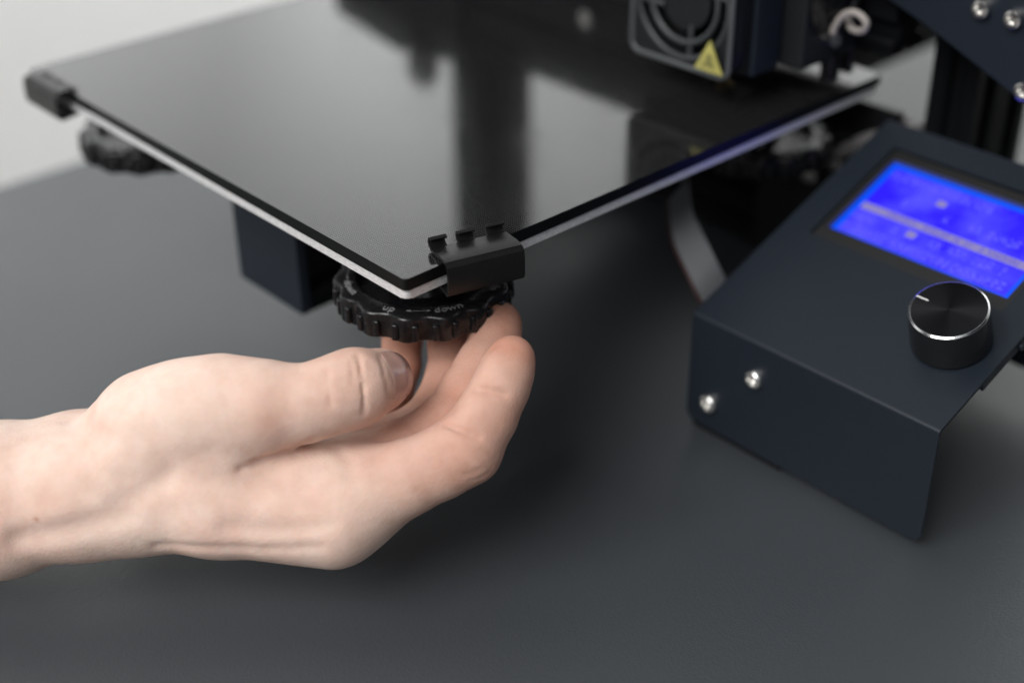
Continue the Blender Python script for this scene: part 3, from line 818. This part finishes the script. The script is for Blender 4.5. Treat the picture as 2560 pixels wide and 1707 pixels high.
# dial
DM = PM @ Matrix.Translation((0.0814, 0.0334, 0.0))
dial_r = 0.0124; dh = 0.0148
bm = bmesh.new(); lathe(bm, [(0.0, 0.0010), (dial_r * 1.03, 0.0010), (dial_r * 1.035, 0.0018), (dial_r * 1.01, dh - 0.0012), (dial_r * 1.0, dh - 0.0006)], 64)
dial_side = from_bm('dial', bm, m_dialside, None, True, 30)
dial_side.matrix_world = DM; dial_side['label'] = 'black dial with a bright turned rim and a white pointer mark'
keep(dial_side, cbox)
def dsub(name, bm, material):
    o = from_bm(name, bm, material, None, True, 30); o.parent = dial_side; return o
bm = bmesh.new(); lathe(bm, [(dial_r * 1.0, dh - 0.0006), (dial_r * 0.995, dh - 0.0004), (dial_r * 0.955, dh + 0.0000), (dial_r * 0.945, dh + 0.0000)], 64)
dsub('dial_rim', bm, m_rim)
bm = bmesh.new(); lathe(bm, [(dial_r * 0.945, dh - 0.0001), (dial_r * 0.6, dh - 0.0001), (dial_r * 0.3, dh - 0.0001), (0, dh - 0.0001)], 64)
dsub('dial_face', bm, m_disc)
bm = bmesh.new(); box(bm, -0.0124 * 0.95, -0.0124 * 0.60, -0.00024, 0.00024, dh - 0.00005, dh + 0.0001)
dsub('pointer_mark', bm, mat('white_paint', (0.75, 0.75, 0.74), 0.5))
# fixing screws on the front face
for sx_, sz_ in ((0.0290, -0.0656), (0.0103, -0.0847)):
    bm = bmesh.new(); r = 0.0036; d = 0.0024
    lathe(bm, [(0, 0), (r, 0), (r * 0.98, d * 0.45), (r * 0.85, d * 0.8), (r * 0.62, d), (r * 0.46, d), (r * 0.42, d * 0.4), (0, d * 0.35)], 24)
    bmesh.ops.transform(bm, matrix=Matrix.Translation((BX0 + sx_, yo - 0.00002, T + sz_)) @ Matrix.Rotation(R(90), 4, 'X'), verts=bm.verts)
    cpart(from_bm('screw', bm, m_steel, None, True, 40))

# ribbon cable from the printer down behind the box
ctrl = [(0.2000, 0.160, T - 0.036), (0.2200, 0.140, T - 0.037), (0.2380, 0.132, T - 0.046), (0.2450, 0.137, T - 0.064), (0.2435, 0.142, T - 0.082), (0.2440, 0.154, T - 0.0965)]
cl = spline(ctrl, 10); bm = bmesh.new(); rows = []
wv = Vector((-0.25, 1.0, 0.25)).normalized() * 0.0085
for p in cl: rows.append([bm.verts.new(p - wv), bm.verts.new(p + wv)])
for a, b in zip(rows, rows[1:]): bm.faces.new((a[0], a[1], b[1], b[0]))
bmesh.ops.solidify(bm, geom=list(bm.faces), thickness=0.0009)
rib = from_bm('ribbon_cable', bm, m_ribbon, None, True, 40)
rib['label'] = 'flat grey ribbon cable with a red edge hanging behind the control box'; rib['category'] = 'cable'
bm = bmesh.new(); tube(bm, [p - wv * 1.02 for p in cl], 0.0006, 6)
rd = from_bm('red_conductor', bm, m_redwire, None, True); rd.parent = rib

# ------------------------------------------------------------------ hand
PALM = [
  [(118.8, -144.4, 25.2, 21.9), (164.6, -104.5, 33.1, 19.9), (180.0, -87.4, 37.2, 17.3), (191.2, -77.3, 38.6, 15.1)],
  [(99.6, -137.6, 24.5, 18.9), (149.2, -97.3, 32.3, 15.9), (164.5, -79.5, 35.2, 15.7), (173.8, -68.2, 34.4, 15.3)],
  [(186.9, -82.2, 38.5, 15.3), (214.1, -58.5, 37.4, 14.0), (240.4, -35.8, 34.5, 13.5)],
  [(171.6, -74.6, 34.0, 15.3), (227.9, -24.2, 33.0, 13.3)],
  [(167.3, -61.9, 31.6, 12.2), (215.5, -16.7, 32.8, 12.2)],
  [(160.5, -56.4, 32.2, 11.2), (202.5, -9.7, 32.8, 10.7)],
  [(229.6, -34.7, 38.9, 12.2), (239.0, -23.8, 39.5, 12.2)],
  [(182.0, -68.3, 53.6, 11.4), (189.8, -64.9, 59.6, 12.6), (197.4, -59.4, 62.4, 13.9), (203.2, -54.5, 64.8, 13.5), (209.3, -49.1, 67.0, 12.6), (218.3, -42.1, 67.8, 11.6)],
  [(194.0, -69.4, 51.6, 12.2), (211.4, -51.2, 56.5, 10.7)],
]
FINGERS = [
  [(209.3, -49.1, 67.0, 12.2), (218.3, -42.1, 67.8, 11.5), (227.3, -32.3, 68.6, 10.8), (231.6, -25.1, 70.4, 10.9), (233.5, -18.9, 71.0, 11.1), (232.5, -9.5, 68.8, 8.8), (230.6, -4.8, 66.5, 7.0)],
  [(240.4, -31.5, 37.3, 12.9), (251.0, -15.5, 45.9, 10.8), (256.6, -7.4, 49.9, 10.2), (260.8, -0.7, 54.2, 10.4), (260.6, 7.8, 61.7, 8.8), (259.6, 14.4, 68.2, 8.1), (257.7, 19.0, 71.7, 7.5), (256.6, 21.8, 74.0, 6.7)],
  [(228.6, -23.0, 33.5, 12.2), (236.8, -6.8, 41.3, 10.8), (241.7, 7.7, 47.4, 9.8), (238.6, 19.5, 54.2, 8.6), (236.2, 27.7, 58.3, 8.2), (231.1, 38.3, 64.4, 7.5), (229.1, 41.3, 66.1, 7.1)],
  [(216.3, -15.6, 33.1, 11.2), (222.7, -3.0, 35.2, 9.8), (225.8, 9.9, 37.7, 8.4), (223.4, 21.3, 43.4, 7.5), (220.3, 26.9, 47.4, 7.2), (212.5, 34.7, 53.6, 7.1), (209.8, 37.6, 56.2, 6.7)],
  [(202.8, -9.0, 33.0, 9.8), (205.7, -0.6, 33.0, 8.6), (205.9, 7.7, 35.9, 7.3), (203.6, 16.4, 40.4, 6.7), (200.2, 22.4, 45.1, 6.7), (194.9, 28.2, 50.1, 6.2), (192.2, 30.7, 52.2, 5.8)],
]
CREASES = [
  ([(226.2, -50.5, 55.5), (227.5, -43.8, 55.8), (230.0, -38.4, 57.4), (235.8, -36.5, 61.9)], 3.00, 1.25),
  ([(224.9, -55.4, 54.8), (225.7, -52.5, 55.2), (226.5, -49.2, 55.6)], 1.00, 1.20),
  ([(213.1, -79.2, 33.2), (225.6, -69.2, 34.4), (236.2, -58.4, 34.0), (249.4, -46.8, 36.4)], 0.75, 1.70),
  ([(229.2, -64.7, 41.4), (239.8, -54.1, 40.8), (250.3, -43.0, 42.9)], 0.90, 2.60),
  ([(186.9, -109.0, 36.6), (194.6, -101.5, 39.4), (201.5, -93.7, 42.2), (208.5, -84.6, 44.8)], 1.90, 3.60),
  ([(205.9, -85.8, 48.0), (209.6, -78.6, 50.6), (212.7, -72.0, 54.4)], 1.40, 3.20),
  ([(204.9, -81.6, 54.3), (213.5, -69.7, 59.0), (220.2, -61.9, 61.7)], 0.50, 4.00),
  ([(237.4, -12.6, 80.1), (242.7, -15.0, 77.2), (244.6, -15.5, 72.3), (242.5, -10.7, 67.5), (241.5, -6.4, 67.4)], 0.45, 0.80),
  ([(236.9, -11.9, 79.9), (233.1, -6.4, 77.9)], 0.50, 0.90),
  ([(235.2, -18.6, 82.7), (241.7, -22.1, 79.1), (244.3, -24.4, 69.5)], 1.15, 0.70),
  ([(236.1, -21.8, 82.3), (241.0, -24.9, 78.6)], 0.50, 0.60),
  ([(238.9, -17.7, 81.5), (243.1, -20.7, 77.7)], 0.35, 0.60),
  ([(240.0, -16.8, 80.7), (243.1, -18.7, 78.0)], 0.30, 0.55),
  ([(233.5, -31.0, 80.5), (237.5, -33.1, 77.0)], 0.25, 0.70),
  ([(268.4, -9.3, 54.0), (270.0, -6.3, 51.0)], 0.30, 0.55),
  ([(269.5, -7.4, 56.0), (271.3, -3.3, 51.4)], 0.30, 0.55),
  ([(270.6, -4.5, 58.1), (272.0, -0.5, 53.4)], 0.35, 0.60),
  ([(270.7, -1.7, 59.2), (271.6, 2.0, 55.4)], 0.30, 0.55),
  ([(261.5, -19.8, 48.7), (262.6, -16.9, 43.8)], 0.20, 0.60),
  ([(231.7, -47.2, 51.2), (241.7, -45.5, 48.0), (248.5, -41.4, 46.5)], 0.35, 3.00),
  ([(216.9, -70.2, 50.3), (226.4, -61.9, 48.1), (235.2, -53.1, 46.8)], -0.50, 4.00),
  ([(178.8, -107.6, 50.3), (189.0, -95.8, 53.7), (198.9, -84.0, 57.0)], -0.60, 4.50),
  ([(258.8, -10.4, 61.0), (263.8, -9.8, 60.3)], 0.40, 0.70),
  ([(233.7, -28.7, 81.3), (239.9, -32.5, 74.2)], 0.70, 0.80),
  ([(258.5, -5.8, 63.9), (264.0, -4.8, 64.1), (268.0, -2.1, 62.8)], 1.80, 0.95),
  ([(258.7, 5.0, 71.4), (263.3, 6.9, 72.3), (266.9, 9.9, 71.3)], 1.70, 0.90),
  ([(262.2, 0.2, 67.7), (262.6, 1.6, 68.7)], -0.90, 5.00),
  ([(255.9, -14.6, 58.5), (258.8, -10.4, 61.0)], -0.80, 6.00),
  ([(259.1, 10.8, 76.4), (259.3, 12.3, 77.4)], -0.50, 4.00),
  ([(269.2, -8.1, 53.1), (271.6, -3.5, 54.3)], 0.30, 0.80),
  ([(269.7, -6.1, 50.0), (271.7, -1.1, 51.6)], 0.30, 0.80),
  ([(232.6, -27.5, 53.5), (241.9, -29.5, 53.9), (247.3, -32.3, 52.0)], 0.60, 2.20),
  ([(168.0, -79.0, 55.6), (186.8, -81.3, 62.4), (195.3, -81.0, 62.8)], 0.80, 3.50),
  ([(254.5, 12.3, 76.2), (254.6, 17.4, 79.5)], 0.35, 0.90),
]
FLUSH_SPOTS = [(231.0, -46.7, 71.2, 9.0, 0.42), (232.1, -45.5, 68.2, 6.0, 0.35), (221.4, -58.8, 69.2, 16.0, 0.16), (226.5, -55.7, 51.2, 14.0, 0.15), (193.8, -97.9, 48.9, 14.0, 0.15), (190.5, -103.8, 43.2, 0.9, 1.00), (236.6, -29.4, 80.0, 7.0, 0.25), (245.9, -49.5, 38.4, 16.0, 0.15), (253.0, -42.8, 34.0, 12.0, 0.22), (209.7, -84.9, 38.3, 14.0, 0.12)]
def smin(a, b, k):
    h = np.maximum(k - np.abs(a - b), 0.0) / k
    return np.minimum(a, b) - h * h * k * 0.25

def seg_dist(P, a, b):
    a = np.asarray(a, np.float32); ab = np.asarray(b, np.float32) - a
    L = float(ab @ ab) + 1e-9
    t = np.clip(((P - a) @ ab) / L, 0, 1)
    q = P - a - t[:, None] * ab
    return np.sqrt(np.einsum('ij,ij->i', q, q)), t

def chain_sdf(P, chain, k):
    d = None
    for i in range(len(chain) - 1):
        s, t = seg_dist(P, chain[i][:3], chain[i + 1][:3])
        s = s - (chain[i][3] + (chain[i + 1][3] - chain[i][3]) * t)
        d = s if d is None else smin(d, s, k)
    return d

def hand_sdf(P, creases=True):
    palm = None
    for c in PALM:
        d = chain_sdf(P, c, 5.0)
        palm = d if palm is None else smin(palm, d, 7.5 if c is PALM[7] else 11.0)
    F = None
    for i, c in enumerate(FINGERS):
        g = smin(palm, chain_sdf(P, c, 3.0), (7.0, 8.0, 6.0, 6.0, 6.0)[i])
        F = g if F is None else smin(F, g, 1.2)
    if creases:
        for pts, depth, width in CREASES:
            s = None
            for i in range(len(pts) - 1):
                e = seg_dist(P, pts[i], pts[i + 1])[0]
                s = e if s is None else np.minimum(s, e)
            F = F + depth * np.exp(-(s / width) ** 2)
    return F


def surface_nets(F, org, h):
    s = F < 0
    nx, ny, nz = F.shape
    c = np.zeros((nx - 1, ny - 1, nz - 1), np.int8)
    for i in (0, 1):
        for j in (0, 1):
            for k in (0, 1): c += s[i:nx - 1 + i, j:ny - 1 + j, k:nz - 1 + k]
    act = np.argwhere((c > 0) & (c < 8))
    idx = -np.ones(c.shape, np.int64); idx[tuple(act.T)] = np.arange(len(act))
    acc = np.zeros((len(act), 3)); cnt = np.zeros(len(act))
    corners = [(i, j, k) for i in (0, 1) for j in (0, 1) for k in (0, 1)]
    for a in corners:
        for b in corners:
            if sum(b) - sum(a) == 1 and all(y >= x for x, y in zip(a, b)):
                fa = F[act[:, 0] + a[0], act[:, 1] + a[1], act[:, 2] + a[2]]; fb = F[act[:, 0] + b[0], act[:, 1] + b[1], act[:, 2] + b[2]]
                m = (fa < 0) != (fb < 0)
                t = fa[m] / (fa[m] - fb[m])
                acc[m] += np.array(a) + t[:, None] * (np.array(b) - np.array(a)); cnt[m] += 1
    V = (act + acc / cnt[:, None]) * h + org
    quads = []
    for ax in range(3):
        sl0 = [slice(None)] * 3; sl1 = [slice(None)] * 3
        sl0[ax] = slice(0, -1); sl1[ax] = slice(1, None)
        e0, e1 = s[tuple(sl0)], s[tuple(sl1)]
        E = np.argwhere(e0 != e1)
        o1, o2 = [(1, 2), (2, 0), (0, 1)][ax]
        lim = np.array(c.shape)
        ok = (E[:, o1] > 0) & (E[:, o2] > 0) & (E[:, o1] < lim[o1]) & (E[:, o2] < lim[o2])
        E = E[ok]; inside = e0[tuple(E.T)]
        def cell(d1, d2):
            q = E.copy(); q[:, o1] -= d1; q[:, o2] -= d2; return idx[tuple(q.T)]
        q = np.stack([cell(1, 1), cell(0, 1), cell(0, 0), cell(1, 0)], 1)
        q[~inside] = q[~inside][:, ::-1]
        quads.append(q)
    return V, np.concatenate(quads)

def build_hand():
    # grid aligned with the arm: e1 along the arm, e2 across, e3 up; millimetres
    e1 = np.array([0.677, 0.736, 0.0]); e1 /= np.linalg.norm(e1); e3 = np.array([0, 0, 1.0]); e2 = np.cross(e3, e1)
    B = np.stack([e1, e2, e3])
    allp = np.array([p for c in PALM + FINGERS for p in c])
    L = allp[:, :3] @ B.T; rr = allp[:, 3:4]
    lo = (L - rr).min(0) - 3; hi = (L + rr).max(0) + 3
    lo[0] = L[:, 0].min() - 4      # the forearm runs on past the frame and ends there
    h = 0.72
    n = np.ceil((hi - lo) / h).astype(int) + 1
    ax = [lo[i] + h * np.arange(n[i]) for i in range(3)]
    F = np.empty(n, np.float32)
    step = 24
    for i in range(0, n[0], step):
        g = np.stack(np.meshgrid(ax[0][i:i + step], ax[1], ax[2], indexing='ij'), -1).reshape(-1, 3)
        P = (g @ B).astype(np.float32)
        F[i:i + step] = hand_sdf(P).reshape(-1, n[1], n[2])
    F[0] = np.maximum(F[0], 0.4)
    V, Q = surface_nets(F, lo, h)
    # relax once to remove grid stair-steps
    for it in range(2):
        acc = np.zeros_like(V); cnt = np.zeros(len(V))
        for a, b in ((0, 1), (1, 2), (2, 3), (3, 0)):
            np.add.at(acc, Q[:, a], V[Q[:, b]]); np.add.at(cnt, Q[:, a], 1)
            np.add.at(acc, Q[:, b], V[Q[:, a]]); np.add.at(cnt, Q[:, b], 1)
        V = V + 0.4 * (acc / cnt[:, None] - V)
    Wd = V @ B
    me = bpy.data.meshes.new('hand')
    me.from_pydata((Wd / 1000.0).tolist(), [], Q.tolist())
    me.update()
    me.polygons.foreach_set('use_smooth', np.ones(len(me.polygons), bool))
    # redder skin at knuckle folds, finger ends and thumb joint; finger weights also paint in their shade
    fl = np.zeros(len(Wd)); P32 = Wd.astype(np.float32)
    for chain, wts in zip(FINGERS, FLUSH_SHADE):
        for k in range(len(chain) - 1):
            d, t = seg_dist(P32, chain[k][:3], chain[k + 1][:3])
            d = np.maximum(d - (chain[k][3] + (chain[k + 1][3] - chain[k][3]) * t), 0)
            fl = np.maximum(fl, (wts[k] + (wts[k + 1] - wts[k]) * t) * np.exp(-(d / 4.0) ** 2))
    for x, y, z, r, a in FLUSH_SPOTS:
        fl = np.maximum(fl, a * np.exp(-((Wd - np.array((x, y, z))) ** 2).sum(1) / r ** 2))
    at = me.attributes.new('flush_shade', 'FLOAT', 'POINT'); at.data.foreach_set('value', fl.astype(np.float32))
    me.materials.append(m_skin)
    return me

FLUSH_SHADE = [(0.0, 0.12, 0.22, 0.35, 0.42, 0.40, 0.45), (0.10, 0.45, 0.58, 0.66, 0.62, 0.62, 0.75, 0.9),  # weights along each finger: natural redness plus painted-in shade
         (0.35, 0.6, 0.7, 0.7, 0.72, 0.8, 0.85), (0.4, 0.6, 0.7, 0.75, 0.78, 0.85, 0.9), (0.45, 0.6, 0.75, 0.8, 0.85, 0.9, 0.95)]
hand = link('hand', build_hand(), None)
hand['label'] = 'bare right hand cupped palm up beneath the lettered levelling wheel'
hand['category'] = 'hand'

def build_nail():
    A = np.array([232.3, -9.2, 68.6]); t = np.array([-0.14, 0.94, -0.31]); t /= np.linalg.norm(t)
    nrm = np.array([0.80, -0.05, 0.60]); nrm -= t * (nrm @ t); nrm /= np.linalg.norm(nrm); w = np.cross(nrm, t)
    nu, nv = 15, 15; P = []
    def surf(base, d):
        # nearest skin along d
        s = 14.0
        for _ in range(60):
            f = float(hand_sdf(np.array([base + d * s], np.float32), False)[0])
            s -= f * 0.9
            if abs(f) < 0.01: break
        return s
    rows = []
    for j in range(nv):
        b = j / (nv - 1)
        row = []
        for i in range(nu):
            a = -1 + 2 * i / (nu - 1)
            # rounded cuticle end (b=0) and free end (b=1)
            l0 = -5.6 + 2.0 * a * a * a * a; l1 = 6.0 - 1.9 * abs(a) ** 2.6
            sl = l0 + (l1 - l0) * b
            th = a * R(52)
            base = A + t * sl; d = nrm * math.cos(th) + w * math.sin(th)
            s = surf(base, d)
            lift = 0.26 * (1 - a ** 4) + 0.55 * max(0, b - 0.75) / 0.25 * 0.6
            edge = -0.18 if (i in (0, nu - 1) or j == 0) else 0.0
            row.append((base + d * (s + lift + edge)) / 1000)
        rows.append(row)
    bm = bmesh.new()
    g = [[bm.verts.new(p) for p in r] for r in rows]
    for j in range(nv - 1):
        for i in range(nu - 1): bm.faces.new((g[j][i], g[j][i + 1], g[j + 1][i + 1], g[j + 1][i]))
    bmesh.ops.recalc_face_normals(bm, faces=bm.faces)
    bmesh.ops.solidify(bm, geom=list(bm.faces), thickness=0.0004)
    return from_bm('thumb_nail', bm, m_nail, hand, True, 60)
build_nail()
